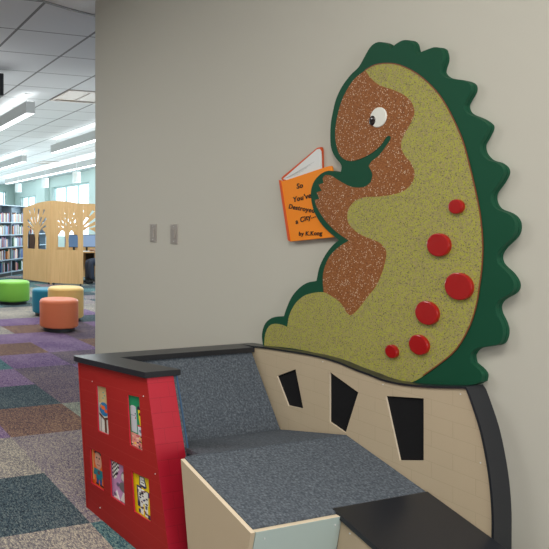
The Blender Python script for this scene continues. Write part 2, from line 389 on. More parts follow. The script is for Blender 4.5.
# ------------------------------------------------------------------ dinosaur
DX = 2.216
green_px = [(341.2,165.2),(334.2,155.7),(330.6,144.8),(330.6,125.6),(332.8,112),(336.3,98.3),(342.3,86),(350.5,75),(358.7,66.9),(364.2,57.3),(369.7,47.8),(375.1,43.1),(380.6,42),(386.9,44.2),(390.7,49.1),(395.6,44.2),(402.5,40.4),(408.7,40.4),(412.6,43.7),(414.2,50),(416.2,53.9),(424.6,50.5),(434.2,47.2),(440.2,48.6),(442.4,53.2),(442.9,60.1),(440.2,69.6),(441,73.7),(446.5,77.8),(458.8,79.8),(467,82),(470.5,85.5),(470.5,91.5),(465.6,100.5),(463.4,106.5),(467,113.4),(479.3,118.8),(486.9,124.3),(487.5,129),(483.4,138),(479.8,144.8),(481.2,153),(487.5,159.9),(496,162.6),(501.8,167),(503.3,173.3),(498.4,183.2),(491.6,192.8),(491,201),(495.7,208.7),(506.6,213.3),(512.9,218.8),(515.1,227),(512.1,236.5),(501.2,247.5),(496.5,255.7),(498.4,263.9),(508,273.5),(513.2,281.7),(513.5,288.5),(509.4,294),(499.8,299.4),(495.6,305.5),(496.2,312.6),(501.4,324),(502.7,333.8),(498.8,343.6),(489,346.2),(476,348.5),(470.1,355),(471.1,363.1),(478.6,369.7),(481.8,375.2),(480.9,381.5),(467.8,385),(420,383.5),(385,379.5),(355,367),(320,355),(290,349),(263,346.5),
 (261.9,334.5),(264.8,324.3),(270.6,318.5),(277.9,316.5),(283.7,317),(286,309.7),(291,298.1),(298.3,288.8),(307,282.9),(316.4,280.9),(319.3,267.5),(324.6,256.1),(331.5,246.6),(338.8,240),(331.5,234.3),(321.9,224.7),(315.1,213.8),(311.5,201.5),(311,190.5),(314.3,181),(320.5,174.2),(327.4,170.9),(334.2,171.4),(340.5,173.6)]
head_out = [(365.6,70.2),(371.6,78.6),(380.6,85.5),(394.3,90.1),(405.2,95.6),(412,102.4),(414.8,112),(412,121.5),(406.6,131.1),(402.5,139.3),(401.6,147.5),(405.2,155.7),(410.7,161.9),(414.8,171.4),(413.4,181),(406.6,189.2),(395.7,194.1),(379.3,196.6),(364.3,197.4),(354.7,201.5),(348.7,209.7),(347.9,220.6),(353.3,228.8),(362.9,235.6),(377.9,241.6),(384.8,247.9),(386.7,254.8),(383.4,269.8),(377,285),(368.2,296.6),(358,309.7),(352.2,314.7),(347.8,313.5),(340.6,302.5),(330.4,295.2),(323.9,292.3)]
brown_px = head_out + [(323.1,279.1),(324.6,268.4),(330.1,256.1),(339.7,246.6),(349.2,240.5),(343.8,237),(334.2,229.6),(324.6,219.2),(317,206.9),(315.1,200.1),(319.7,198.7),(316.9,192.5),(321.9,190.6),(318.9,184.6),(323.9,183),(322.9,178),(325.8,174.8),(331.5,175.8),(339.7,181),(352,187),(364.3,187),(371.1,182.3),(372.8,174.2),(369,166),(372.5,160.8),(379.2,155.6),(386.2,146.4),(391,138.8),(390.6,136.2),(388.4,135.8),(385.8,137.9),(380.6,145.6),(371,153.6),(358.7,159.4),(349.2,160.9),(341,156.2),(336.9,146.1),(335.5,133.8),(336.9,120.2),(341,103.8),(346.4,91.5),(354.6,79.2)]
olive_px = [(365.6,70.2),(375.1,65),(387.4,63.3),(400.5,65.3),(417,73.4),(432.2,86.4),(443.5,100.4),(455,121.6),(463.6,142),(469.6,164),(475.2,187.3),(480.2,212),(483,239.3),(482.6,263.9),(480,285),(476.5,306),(469.4,327.5),(456.4,349.4),(438.5,364.8),(415.6,380.8),(400,382.5),(385,378.5),(355,366),(320,354),(290,348),(264.6,345.5),(265.4,334.5),(269.1,326.4),(275,323.7),(282.3,324.9),(287.5,327.2),(289.5,315.6),(295.4,303.9),(304.1,296),(314.3,292.8)] + head_out[:0:-1]
def flat(px, x0, x1, X=DX):
    pts = spline([yz(a, b, X) for a, b in px], 4)
    bm = bmesh.new(); sheet(bm, pts, [], lambda u, v, w_: (x0 + (x1 - x0) * w_, u, v)); return bm
oy, oz = yz(380, 340, DX)
dino = empty('dinosaur_wall_sculpture', (WX, oy, oz), label='cartoon dinosaur cutout on the beige wall, olive and brown with dark green spiky back', cat='wall sculpture')
def dpart(name, bm, m, **k):
    bm.verts.ensure_lookup_table()
    bmesh.ops.translate(bm, verts=bm.verts, vec=(-WX, -oy, -oz)); return link(name, bm, m, parent=dino, **k)
dpart('spiky_outline_board', flat(green_px, DX, DX + 0.018), M['green'], bevel=0.003, smooth=35)
dpart('backing_board', flat([(a, b) for a, b in green_px], DX + 0.020, WX - .0005), M['green'], bevel=0.002, smooth=35)
dpart('flecked_belly', flat(olive_px, DX - 0.002, DX + 0.001), [M['olive']], smooth=35)
dpart('flecked_face_and_arm', flat(brown_px, DX - 0.002, DX + 0.001), [M['brown']], smooth=35)
def line_strip(px, wid, x):
    pts = [Vector(yz(a, b, DX)) for a, b in px]; bm = bmesh.new()
    for a, b in zip(pts, pts[1:]):
        d = (b - a); n = Vector((-d.y, d.x)).normalized() * wid / 2
        slab(bm, [(x, *(a - n)), (x, *(b - n)), (x, *(b + n)), (x, *(a + n))], (0.0012, 0, 0))
    return bm
oedge = olive_px[:20]
es_ = spline([Vector(p) for p in oedge], 3)[:-3]
dpart('brown_edge_line', line_strip(es_, 0.004, DX - 0.0028), M['brown_edge'])
def disc(px, py, rpx, thick, m, name, label=None, X=DX, sy=1.0):
    c = onX(px, py, X - thick); Z = c.x * sy_ + c.y * cy_; r = rpx * Z / FOC
    e = min(0.004, thick * .45)
    bm = bmesh.new(); lathe(bm, [(0, 0), (r, 0), (r, thick - e), (r - e * .3, thick - e * .3), (r - e, thick), (0, thick)], 48)
    bmesh.ops.transform(bm, matrix=Matrix.Translation((X - WX, c.y - oy, c.z - oz)) @ Matrix.Diagonal((1, sy, 1, 1)) @ Matrix.Rotation(R(-90), 4, 'Y'), verts=bm.verts)
    o = link(name, bm, m, parent=dino, smooth=14)
    if label: o['label'] = label
    return o
for px, py, r in ((454.7, 206.6, 7.3), (437.2, 244.9, 11.7), (457.3, 286.4, 13.7), (425.6, 313.0, 11.9), (417.5, 344.9, 10.1), (390.4, 351.5, 6.7)):
    disc(px, py, r, 0.017, M['dot'], 'red_spot')
eye = disc(377.8, 117.3, 10.0, 0.007, M['eye'], 'eye', 'white eye with a dark pupil', sy=.93)
pc = onX(371.9, 120.6, DX - .009); bm = bmesh.new(); bmesh.ops.create_uvsphere(bm, u_segments=20, v_segments=12, radius=1)
Zp = pc.x * sy_ + pc.y * cy_
bmesh.ops.transform(bm, matrix=Matrix.Translation((DX - .007 - WX, pc.y - oy, pc.z - oz)) @ Matrix.Diagonal((0.006, 3.7 * Zp / FOC, 4.9 * Zp / FOC, 1)), verts=bm.verts)
pu = link('pupil', bm, M['pupil'], parent=eye, smooth=60)

# ------------------------------------------------------------------ the book it holds
BX = 2.229
by, bz = yz(305, 205, BX)
book = empty('storybook', (WX, by, bz), label='open orange wooden storybook held in the dinosaur\'s claws, title lettered on its cover', cat='book')
def bpart(name, bm, m, **k):
    bmesh.ops.translate(bm, verts=bm.verts, vec=(-WX, -by, -bz)); return link(name, bm, m, parent=book, **k)
def bslab(px, x0, x1):
    pts = [onX(a, b, BX) for a, b in px]
    bm = bmesh.new(); sheet(bm, [(p.y, p.z) for p in pts], [], lambda u, v, w_: (x0 + (x1 - x0) * w_, u, v)); return bm
bpart('back_cover', bslab([(280.2,178.2),(281.5,176.6),(316.2,147.6),(319.4,147.0),(320.4,150),(320.8,172),(287,190)], BX + .006, WX - .001), M['orange_d'], bevel=.001)
bpart('page_block', bslab([(282.6,179.0),(316.4,149.4),(318.8,148.8),(320.4,151),(320.9,171),(300,176.5),(288,180.5)], BX + .002, BX + .008), M['page'])
pl = bmesh.new()
for k in range(5):
    a = onX(284.5 + k * .8, 178.6 - k * .3, BX + .0015); b = onX(300 + k * 3.6, 168.2 - k * 1.6 + (4 - k) * 1.4, BX + .0015)
    slab(pl, [a, b, b + Vector((0, 0, .0012)), a + Vector((0, 0, .0012))], (.001, 0, 0))
bpart('page_lines', pl, M['line'])
bpart('front_cover', bslab([(280.4,180),(282.5,181.6),(327.8,166.6),(331.8,165.9),(332.6,168),(338.5,236.8),(291.5,241.6),(289.1,240)], BX - .006, BX + .006), M['orange'], bevel=.002)
bpart('spine_edge', bslab([(279.9,179.7),(282.3,181.7),(291.6,241.5),(289.0,240.4)], BX - .0075, BX - .0055), M['orange_d'])
def lettering(txt, px, py, hpx, ang, parent, X, origin, shear=0.0, wid=1.0):
    cu = bpy.data.curves.new('txt', 'FONT'); cu.body = txt; cu.align_x = 'CENTER'; cu.align_y = 'CENTER'; cu.extrude = 0.03; cu.offset = 0.018; cu.shear = shear; cu.space_character = 1.1
    to = bpy.data.objects.new('txt', cu); C.objects.link(to)
    dg = bpy.context.evaluated_depsgraph_get(); me = bpy.data.meshes.new_from_object(to.evaluated_get(dg))
    bpy.data.objects.remove(to)
    p = onX(px, py, X); Z = p.x * sy_ + p.y * cy_; s = hpx * Z / FOC / 0.7
    # text x -> -Y, text y -> Z, text z -> -X
    rot = Matrix(((0, 0, -1, 0), (-1, 0, 0, 0), (0, 1, 0, 0), (0, 0, 0, 1)))
    me.transform(Matrix.Translation(p - origin) @ rot @ Matrix.Rotation(R(ang), 4, 'Z') @ Matrix.Diagonal((s * wid, s, 0.03 * 1, 1)))
    me.materials.append(M['ink'])
    o = bpy.data.objects.new('lettering', me); C.objects.link(o); o.parent = parent; return o
O = Vector((WX, by, bz))
for txt, x, y, h, a in (('So', 299.6, 186.0, 5.0, 6), ("You've", 301.8, 197.8, 5.0, 9), ('Destroyed', 301.2, 208.6, 4.6, -9), ('a City...', 305.2, 218.6, 4.9, 15), ('by K.Kong', 310.0, 233.6, 4.1, 2)):
    lettering(txt, x, y, h, a, book, BX - .0075, O, shear=.12, wid=1.12)

# ------------------------------------------------------------------ the reading bench
BO = Vector((1.7, 2.2, 0))
bench = empty('reading_bench', BO, label='reading bench with red building end, grey carpet seat and tan side below the dinosaur', cat='bench')
def rp(name, bm, m, parent=None, **k):
    bmesh.ops.translate(bm, verts=bm.verts, vec=-BO); return link(name, bm, m, parent=parent or bench, **k)
# --- red end wall, slightly twisted
BLc, BRc, TLc, TRc = Vector((1.281, 2.785, 0)), Vector((1.342, 2.11, 0)), Vector((1.214, 2.738, .739)), Vector((1.367, 2.350, .739))
W_, H_ = 0.55, 0.74
def patch(u, v, d=0.0):      # u 0..W_ from rear to front, v 0..H_ up, d inward depth
    a, b = u / W_, v / H_
    p = (BLc * (1 - a) + BRc * a) * (1 - b) + (TLc * (1 - a) + TRc * a) * b
    du = ((BRc - BLc) * (1 - b) + (TRc - TLc) * b).normalized(); dv = ((TLc - BLc) * (1 - a) + (TRc - BRc) * a).normalized()
    n = dv.cross(du).normalized()
    if n.x < 0: n = -n
    return p + n * d
def project(p):
    d = p - Vector((0, 0, EYE)); r = d.x * cy_ - d.y * sy_; f = d.x * sy_ + d.y * cy_; return (PX + FOC * r / f, PY - FOC * d.z / f)
def unpatch(px, py):
    u, v = W_ / 2, H_ / 2
    for _ in range(25):
        x, y = project(patch(u, v)); xu, yu = project(patch(u + .001, v)); xv, yv = project(patch(u, v + .001))
        a, b, c, d = (xu - x) * 1e3, (xv - x) * 1e3, (yu - y) * 1e3, (yv - y) * 1e3; det = a * d - b * c
        ex, ey = px - x, py - y; u += (d * ex - b * ey) / det; v += (a * ey - c * ex) / det
    return (u, v)
win_px = [[(96.3,385.5),(105.8,387.7),(108.8,435.2),(98.2,430.8)], [(127.3,394.6),(139.1,397.1),(142.3,451.6),(130,445)], [(90.1,448.3),(100.9,453.4),(103.9,491),(91.4,482.7)],
          [(109.6,459.1),(123.2,466.1),(124.9,505.6),(111.1,496.1)], [(131.5,471.8),(148.6,479.2),(150.6,522.4),(134.2,511.4)]]
wins = [[unpatch(*p) for p in q] for q in win_px]
bm = bmesh.new(); sheet(bm, [(0, 0), (W_, 0), (W_, H_), (0, H_)], wins, lambda u, v, w_: patch(u, v, .007 * w_), grid=8, side_mi=1)
red = rp('red_building_panel', bm, [M['red'], M['red_edge_lit']], smooth=30); red['label'] = 'red building side with five picture windows'
RD = {}
def col(c):
    if c not in RD: RD[c] = mat('paint_%d_%d_%d' % c, c, 0.35)
    return RD[c]
def ell(cx, cy, rx, ry, n=18): return [(cx + rx * math.cos(2 * math.pi * i / n), cy + ry * math.sin(2 * math.pi * i / n)) for i in range(n)]
def rc(x0, y0, x1, y1): return [(x0, y0), (x1, y0), (x1, y1), (x0, y1)]
def picture(k, bg, shapes, label):
    tl, tr, br, bl = [Vector(p) for p in wins[k]]
    def f(s, t): p = (bl * (1 - s) + br * s) * (1 - t) + (tl * (1 - s) + tr * s) * t; return p
    bm = bmesh.new(); mats = [col(bg)]; pol = [(rc(-.06, -.03, 1.06, 1.03), 0)]
    for poly, c in shapes:
        if col(c) not in mats: mats.append(col(c))
        pol.append(([(min(max(x, -.05), 1.05), min(max(y, -.02), 1.02)) for x, y in poly], mats.index(col(c))))
    for i, (poly, mi) in enumerate(pol):
        dep = 0.0115 - i * 0.00006
        pts = [patch(*f(s, t), dep) for s, t in poly]; q = [patch(*f(s, t), .018) for s, t in poly]
        slab(bm, pts, [b_ - a_ for a_, b_ in zip(pts, q)], mi)
    o = rp('window_picture', bm, mats); o.parent = red; o['label'] = label
K, Wt = (30, 24, 30), (232, 232, 226)
picture(0, (222, 222, 214), [(rc(0, .62, 1, 1), (206, 184, 132)), (ell(.5, .5, .46, .15), (36, 122, 176)), (ell(.42, .53, .2, .045), (240, 110, 30)), (ell(.68, .47, .16, .04), (235, 90, 30)), ([(.1, .50), (.3, .57), (.2, .60)], (240, 170, 40)),
    ([(0, .40), (.45, .31), (1, .36), (1, .32), (.5, .26), (0, .36)], (92, 56, 34)), (rc(.48, 0, .66, .30), (98, 62, 40)), (rc(.14, 0, .18, .33), (150, 150, 150)), (rc(.82, 0, .86, .3), (150, 150, 150)),
    (ell(.5, .86, .06, .015), (90, 160, 150)), (ell(.62, .8, .06, .015), (90, 160, 150)), (ell(.45, .74, .06, .015), (90, 160, 150))], 'fishbowl on a brown stand picture in the window')
sh = [(rc(.04, .28, .5, .74), (196, 200, 206)), (ell(.27, .76, .23, .04), (196, 200, 206)), (rc(.04, .60, .5, .61), (110, 116, 130)), (rc(.40, .55, .47, .58), (150, 40, 50)), (rc(.40, .63, .47, .66), K), (ell(.72, .76, .1, .05), (40, 38, 60)),
      ([(.68, .74), (.84, .74), (.98, .55), (.96, .46), (.78, .44), (.72, .55)], (240, 214, 30)), (ell(.80, .66, .07, .03), K), (rc(.58, .42, 1, .445), (214, 36, 50)), (rc(.6, .26, 1, .42), (214, 214, 226)), (ell(.8, .34, .12, .03), (120, 124, 150)), (rc(0, 0, 1, .255), (226, 150, 136))]
rr = random.Random(3)
for i in range(34): sh.append((ell(rr.uniform(.04, .96), rr.uniform(.01, .235), .075, .016, 7), rr.choice([(240, 206, 60), (44, 40, 60), (206, 90, 100), (240, 200, 180), (60, 90, 60)])))
picture(1, (28, 138, 92), sh, 'kitchen picture with a white refrigerator and yellow banana')
picture(2, (238, 112, 36), [(rc(0, .1, .1, 1), (250, 190, 120)), (ell(.5, .7, .30, .22), (222, 166, 142)), (ell(.5, .91, .3, .07), (70, 46, 50)), (ell(.5, .86, .24, .07), (222, 166, 142)), (ell(.4, .78, .06, .025), K), (ell(.63, .78, .06, .025), K), ([(.5, .76), (.56, .66), (.46, .66)], (190, 110, 90)),
    (rc(.38, .58, .62, .60), (120, 40, 50)), (rc(.42, .45, .6, .52), (214, 150, 126)), ([(.14, .46), (.86, .46), (.96, .26), (.8, .25), (.74, .34), (.74, .18), (.28, .18), (.28, .3), (.16, .26), (.06, .28)], (24, 128, 142)), (rc(.42, .33, .6, .43), (120, 60, 60)),
    (rc(.3, .06, .46, .2), (40, 80, 150)), (rc(.56, .06, .72, .2), (40, 80, 150)), (rc(.24, .02, .46, .065), K), (rc(.56, .02, .84, .065), K)], 'orange picture of a boy in a teal shirt')
sh = []
for i in range(5):
    for j in range(9):
        if (i + j) % 2 == 0 and i * .1 + (8 - j) * .055 < .62: sh.append(([(.02 + i * .1, .50 + j * .055), (.12 + i * .1, .50 + j * .055), (.12 + i * .1, .555 + j * .055), (.02 + i * .1, .555 + j * .055)], (30, 28, 34)))
        elif i * .1 + (8 - j) * .055 < .62: sh.append((rc(.02 + i * .1, .50 + j * .055, .12 + i * .1, .555 + j * .055), Wt))
sh += [([(.68, .72), (.84, .82), (.92, .7), (.9, .6), (.7, .55)], (128, 122, 128)), (ell(.82, .66, .12, .1), (216, 210, 206)), (ell(.78, .40, .24, .12), (116, 110, 114)), (ell(.42, .40, .1, .05), (120, 100, 130)), ([(.1, 0), (.3, .22), (.5, 0)], (230, 226, 222)), ([(.55, .02), (.8, .26), (.98, .22), (.98, .02)], (226, 220, 216)), (ell(.2, .1, .1, .05), (120, 100, 130))]
picture(3, (196, 146, 190), sh, 'lilac picture with a checkered corner and grey bird')
NV = (44, 38, 90)
sh = [([(.34, .96), (.62, .96), (.72, .72), (.6, .68), (.3, .72)], NV), ([(.38, .94), (.58, .94), (.66, .74), (.36, .75)], Wt), (rc(.42, .86, .6, .88), NV), (rc(.42, .8, .6, .82), K), ([(.14, .70), (.4, .70), (.44, .62), (.14, .6)], NV), ([(.7, .64), (.96, .62), (.98, .5), (.7, .52)], NV),
      ([(.2, .66), (.8, .62), (.78, .3), (.22, .3)], Wt), (rc(.14, .18, .28, .6), NV), (rc(.3, .02, .46, .3), Wt), (rc(.56, .02, .74, .3), Wt), (rc(.18, .03, .3, .12), NV), (rc(.74, .0, .98, .1), NV)]
for i in range(26): sh.append((rc(*(lambda x, y: (x, y, x + .1, y + .028))(rr.uniform(.25, .68), rr.uniform(.06, .62))), rr.choice([NV, K, (110, 40, 60), NV])))
picture(4, (238, 208, 20), sh, 'yellow picture of a white and navy robot')
# solid core ends: end face, inner face, rear face
TR2, BR2, TIn, BIn = Vector((1.512, 2.350, .739)), Vector((1.500, 2.11, 0)), Vector((1.402, 2.655, .739)), Vector((1.44, 2.50, 0))
def quad_sheet(corners, thick, w, h, name, m, grid=3, **k):       # corners bl, br, tr, tl
    bl, br, tr, tl = [Vector(c) for c in corners]
    n = (br - bl).cross(tl - bl).normalized() * thick
    bm = bmesh.new(); sheet(bm, [(0, 0), (w, 0), (w, h), (0, h)], [], lambda u, v, q: (bl * (1 - u / w) + br * (u / w)) * (1 - v / h) + (tl * (1 - u / w) + tr * (u / w)) * (v / h) - n * q, grid=grid)
    return rp(name, bm, m, smooth=30, **k)
quad_sheet([BRc + Vector((.001, -.001, 0)), BR2, TR2, TRc + Vector((.001, -.001, 0))], .012, .16, .77, 'red_end_panel', M['red_brick_lit'])
quad_sheet([BR2 + Vector((0, .0, 0)), BIn, TIn, TR2], .012, .4, .74, 'inner_carpet_panel', M['carpet'])
quad_sheet([BR2 + Vector((.0, -.004, 0)), BR2 + Vector((.007, -.003, 0)), TR2 + Vector((.007, -.003, 0)), TR2 + Vector((.0, -.004, 0))], .010, .02, .74, 'blue_edge_strip', M['blue_edge'], grid=0)
quad_sheet([BIn + Vector((0, .26, 0)), BLc, TLc, TIn + Vector((0, .083, 0))], .01, .2, .74, 'red_rear_panel', M['red'])
# --- caps
capz = .765
bm = bmesh.new(); sheet(bm, [(1.196, 2.748), (1.196, 2.726), (1.352, 2.336), (1.531, 2.338), (1.395, 2.640), (2.245, 2.640), (2.245, 2.748)], [], lambda u, v, w_: (u, v, capz - .026 * w_))
o = rp('black_top_rail', bm, M['black'], bevel=.002)
# --- backrest
bm = bmesh.new()
slab(bm, [(1.41, 2.655, .739), (1.41, 2.742, .739), (1.44, 2.742, 0), (1.44, 2.46, 0), (1.44, 2.447, .40)], [Vector((2.163 - x, 0, 0)) for x in (1.41, 1.41, 1.44, 1.44, 1.44)])
rp('carpeted_backrest', bm, M['carpet'])
# --- seat
zs = lambda y: -0.0315 + .26 * y
def ys(y, x0, x1): return (x0, y, zs(y)), (x1, y, zs(y))
bm = bmesh.new()
A0, A1 = ys(1.694, 1.388, 1.728); R0, R1 = (1.388, 2.052, zs(2.052)), (2.163, 2.052, zs(2.052))
sheet(bm, [(1.369, 1.679), (1.7275, 1.679), (1.7275, 1.694), (2.163, 1.694), (2.163, 2.052), (1.361, 2.052)], [], lambda u, v, w_: (u, v, zs(v) - .002 - .02 * w_))
rp('sloping_seat_carpet', bm, M['carpet'])
bm = bmesh.new()
slab(bm, [(1.362, 2.053, zs(2.052)), (2.163, 2.053, zs(2.052)), (2.163, 2.452, .400), (1.47, 2.452, .400), (1.50, 2.25, .452), (1.45, 2.09, .492)], (0, 0, -.02))
rp('rear_seat_carpet', bm, M['carpet'])
def board(name, pts, off, m):
    bm = bmesh.new(); slab(bm, pts, off)
    bm.normal_update(); bmesh.ops.recalc_face_normals(bm, faces=bm.faces)
    for f in bm.faces:
        if f.normal.z > .6: f.material_index = 1
    return rp(name, bm, [m, M['ply']], bevel=.001)
L = -0.004
board('seat_side_board', [(1.350, 1.660, zs(1.660) + L), (1.341, 2.050, zs(2.050) + L), (1.350, 1.99, 0), (1.352, 1.753, 0)], (.018, 0, 0), M['tan_plain'])
board('seat_front_board', [(1.3705, 1.660, zs(1.660) + L), (1.728, 1.660, zs(1.660) + L), (1.75, 1.753, 0), (1.3725, 1.753, 0)], (0, .018, 0), M['tan_front_lit'])
bm = bmesh.new()
slab(bm, [(1.720, 1.694, zs(1.692) + .002), (2.165, 1.692, zs(1.692) + .002), (2.165, 1.30, zs(1.30) - .004), (1.722, 1.30, zs(1.30) - .004)], (0, 0, -.02))
rp('black_sloping_front_panel', bm, M['black'], bevel=.002)
board('front_support_board', [(1.729, 1.664, zs(1.664) - .02), (1.729, 1.32, zs(1.32) - .03), (1.751, 1.32, 0), (1.751, 1.750, 0)], (.018, 0, 0), M['tan_plain'])
board('front_end_board', [(1.758, 1.32, zs(1.32) - .03), (2.15, 1.32, zs(1.32) - .03), (2.15, 1.32, 0), (1.758, 1.32, 0)], (0, .018, 0), M['tan_plain'])
# --- tan side
TX = 2.17
top_px = [(245.5,346.2),(253.1,347.2),(268,348.8),(283.7,351.2),(303,354.2),(321.6,358),(339.1,363.2),(356.6,370.6),(370,375.4),(386.3,381.7),(409.1,386),(435.2,388),(466.6,388.6)]
right_px = [(471.3,401),(480.8,430.5),(487.7,464.7),(491.1,491.4),(492.6,515),(492.6,536.3)]
tp = [yz(a, b, TX) for a, b in top_px]; rt = [yz(a, b, TX) for a, b in right_px]
tp[0] = (2.735, tp[0][1])
end = [(rt[-1][0], 0.0)]
tanwin = [[(276.9,376),(295.5,369.1),(303.3,408.8),(288.2,405.5)], [(329.7,371.8),(358.3,392.4),(345.6,432.9),(329.7,421.9)], [(385.5,395.9),(423.7,398.4),(423.7,460.7),(399.7,460.5)]]
tw = [[yz(a, b, TX) for a, b in q] for q in tanwin]
def catm(P, sub=3):
    out = []; P = [Vector(p) for p in P]
    for i in range(len(P) - 1):
        p0 = P[max(i - 1, 0)]; p1 = P[i]; p2 = P[i + 1]; p3 = P[min(i + 2, len(P) - 1)]
        for k in range(sub):
            t = k / sub; out.append(tuple(0.5 * ((2 * p1) + (-p0 + p2) * t + (2 * p0 - 5 * p1 + 4 * p2 - p3) * t * t + (-p0 + 3 * p1 - 3 * p2 + p3) * t ** 3)))
    return out + [tuple(P[-1])]
tps, rts = catm(tp), catm([tp[-1]] + rt)[1:]
outline = tps + rts + end + [(2.735, 0)]
bm = bmesh.new(); sheet(bm, outline, tw, lambda u, v, w_: (TX + .008 * w_, u, v), side_mi=1)
tanp = rp('tan_building_panel', bm, [M['tan'], M['ply']]); tanp['label'] = 'tan grooved side with three crooked black windows'
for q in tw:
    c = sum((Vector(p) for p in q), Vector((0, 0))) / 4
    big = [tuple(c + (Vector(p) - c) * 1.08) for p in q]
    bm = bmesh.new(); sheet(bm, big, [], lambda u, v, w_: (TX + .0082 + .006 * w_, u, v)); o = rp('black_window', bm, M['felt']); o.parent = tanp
pathc = [Vector(p) for p in tps + rts + [(rt[-1][0], 0.30)]]
bm = bmesh.new(); prev = None; T_ = .008
for i, p in enumerate(pathc):
    d = (pathc[min(i + 1, len(pathc) - 1)] - pathc[max(i - 1, 0)]).normalized(); n = Vector((d.y, -d.x))
    if (p + n - Vector((2.0, 0.5))).length < (p - n - Vector((2.0, 0.5))).length: n = -n
    q = p + n * T_
    ring = [bm.verts.new((x, a, b)) for x, (a, b) in ((TX - .006, p), (TX - .006, q), (WX - .001, q), (WX - .001, p))]
    if prev:
        for k in range(4): bm.faces.new([prev[k], prev[(k + 1) % 4], ring[(k + 1) % 4], ring[k]])
    else: bm.faces.new(ring)
    prev = ring
bm.faces.new(prev[::-1])
rp('black_side_rail', bm, M['black'], smooth=50)
# --- screws
def screw(p, n, r=.0035):
    n = Vector(n).normalized(); bm = cyl(bmesh.new(), Vector(p) - n * .001, Vector(p) + n * .0012, r, r * .8, n=12); rp('screw', bm, M['steel'], smooth=40)
for a, b in ((92.3, 381.4), (143.3, 396.2), (155.3, 474), (100, 507.8)):
    u, v = unpatch(a, b); p = patch(u, v); screw(p, patch(u, v, -.1) - p, .003)
for a, b in ((322.9, 361.8), (383, 384.5), (460.5, 394.1), (480.5, 462.8)): screw(onX(a, b, TX), (-1, 0, 0), .003)
for a, b in ((243.4, 531.5), (186.6, 466.5)): screw(onX(a, b, 1.351), (-1, 0, 0))
for x in (1.41, 1.705): screw((x, 1.667, .366), (0, -1, -.2))
screw((1.7305, 1.63, .35), (-1, 0, 0)); 

# ------------------------------------------------------------------ ottomans
def ottoman(loc, r, h, c, label):
    t = empty('ottoman', loc, label=label, cat='ottoman', group='round ottomans in the library aisle')
    b = 0.05; e = .05
    prof = [(0, b), (r - .03, b), (r - .01, b + .008), (r, b + .03)] + [(r, h - e)] + [(r - e + e * math.cos(R(a)), h - e + e * math.sin(R(a)) * .8) for a in range(0, 91, 15)] + [(r * .5, h - .004), (0, h)]
    m = painted(c[0], c[1], 40, .42, .1)
    cu = link('cushion', lathe(bmesh.new(), prof), m, parent=t, smooth=50)
    ring = [(r + .0035 * math.cos(R(a)), h - e + .0035 * math.sin(R(a))) for a in range(0, 361, 60)]
    link('piping', lathe(bmesh.new(), ring), m, parent=cu, smooth=60)
    link('base', lathe(bmesh.new(), [(0, 0), (r * .8, 0), (r * .8, b), (0, b)]), M['dark'], parent=t, smooth=40)
ottoman((3.093, 7.586, 0), .258, .43, ('orange_vinyl', (226, 124, 84)), 'orange round ottoman, the front one of the cluster of three')
ottoman((3.50, 8.325, 0), .262, .505, ('sand_vinyl', (236, 194, 118)), 'sand yellow round ottoman, tallest, right behind the orange one')
ottoman((3.43, 8.890, 0), .235, .43, ('teal_vinyl', (38, 128, 154)), 'blue teal round ottoman behind the orange and sand ones')
ottoman((3.37, 10.45, 0), .30, .415, ('green_vinyl', (134, 196, 76)), 'bright green round ottoman standing alone at the left')

# ------------------------------------------------------------------ ceiling lights and fittings
def pendant_light(X, y0, y1, label):
    X, y0, y1 = X * G, y0 * G, y1 * G
    t = empty('linear_pendant_light', (X, y0, CEIL), label=label, cat='ceiling light', group='linear lights under the library ceiling')
    zt, zb, hw, Ln = -.105 * G, -.245 * G, .055 * G, y1 - y0
    link('housing', B((-hw, 0, zb + .004), (hw, Ln, zt)), M['fixture'], parent=t, bevel=.003)
    link('lower_diffuser', B((-hw * .85, .01, zb), (hw * .85, Ln - .01, zb + .004)), M['lamp'], parent=t)
    link('upper_diffuser', B((-hw * .8, .01, zt), (hw * .8, Ln - .01, zt + .003)), M['lamp'], parent=t)
    n = max(2, int(Ln / 2.4) + 1)
    for k in range(n):
        y = .12 + (Ln - .24) * k / (n - 1)
        link('hanger', cyl(bmesh.new(), (0, y, zt), (0, y, 0), .004, n=8), M['steel'], parent=t)
        link('canopy', cyl(bmesh.new(), (0, y, -.012), (0, y, 0), .045, n=20), M['white'], parent=t, smooth=40)
pendant_light(2.355, 6.64, 10.3, 'linear ceiling light nearest the camera, its end below the tile ceiling at the upper left')
pendant_light(4.05, 6.5, 10.2, 'linear ceiling light ending beside the beige wall, in the middle row')
pendant_light(4.05, 11.8, 16.5, 'linear ceiling light at the left edge, beyond the nearest one')
pendant_light(5.70, 9.5, 18.3, 'long linear ceiling light farthest back, above the wooden carrels')
def hanging_shade(x, y, label):
    x, y = x * G, y * G
    t = empty('hanging_lamp', (x, y, CEIL), label=label, cat='lamp', group='white shades hanging in a row')
    bm = lathe(bmesh.new(), [(.0, -.76), (.11, -.76), (.11, -.47), (0, -.47)], 24); link('shade', bm, M['pendant'], parent=t, smooth=40)
    link('rod', cyl(bmesh.new(), (0, 0, -.46), (0, 0, 0), .006, n=8), M['steel'], parent=t)
hanging_shade(5.38, 12.2, 'white cylinder lamp hanging in front of the windows, the one nearest the beige wall')
hanging_shade(5.36, 14.05, 'white cylinder lamp hanging in front of the windows, the middle one of three')
hanging_shade(5.38, 16.2, 'white cylinder lamp hanging in front of the windows, the leftmost of three')
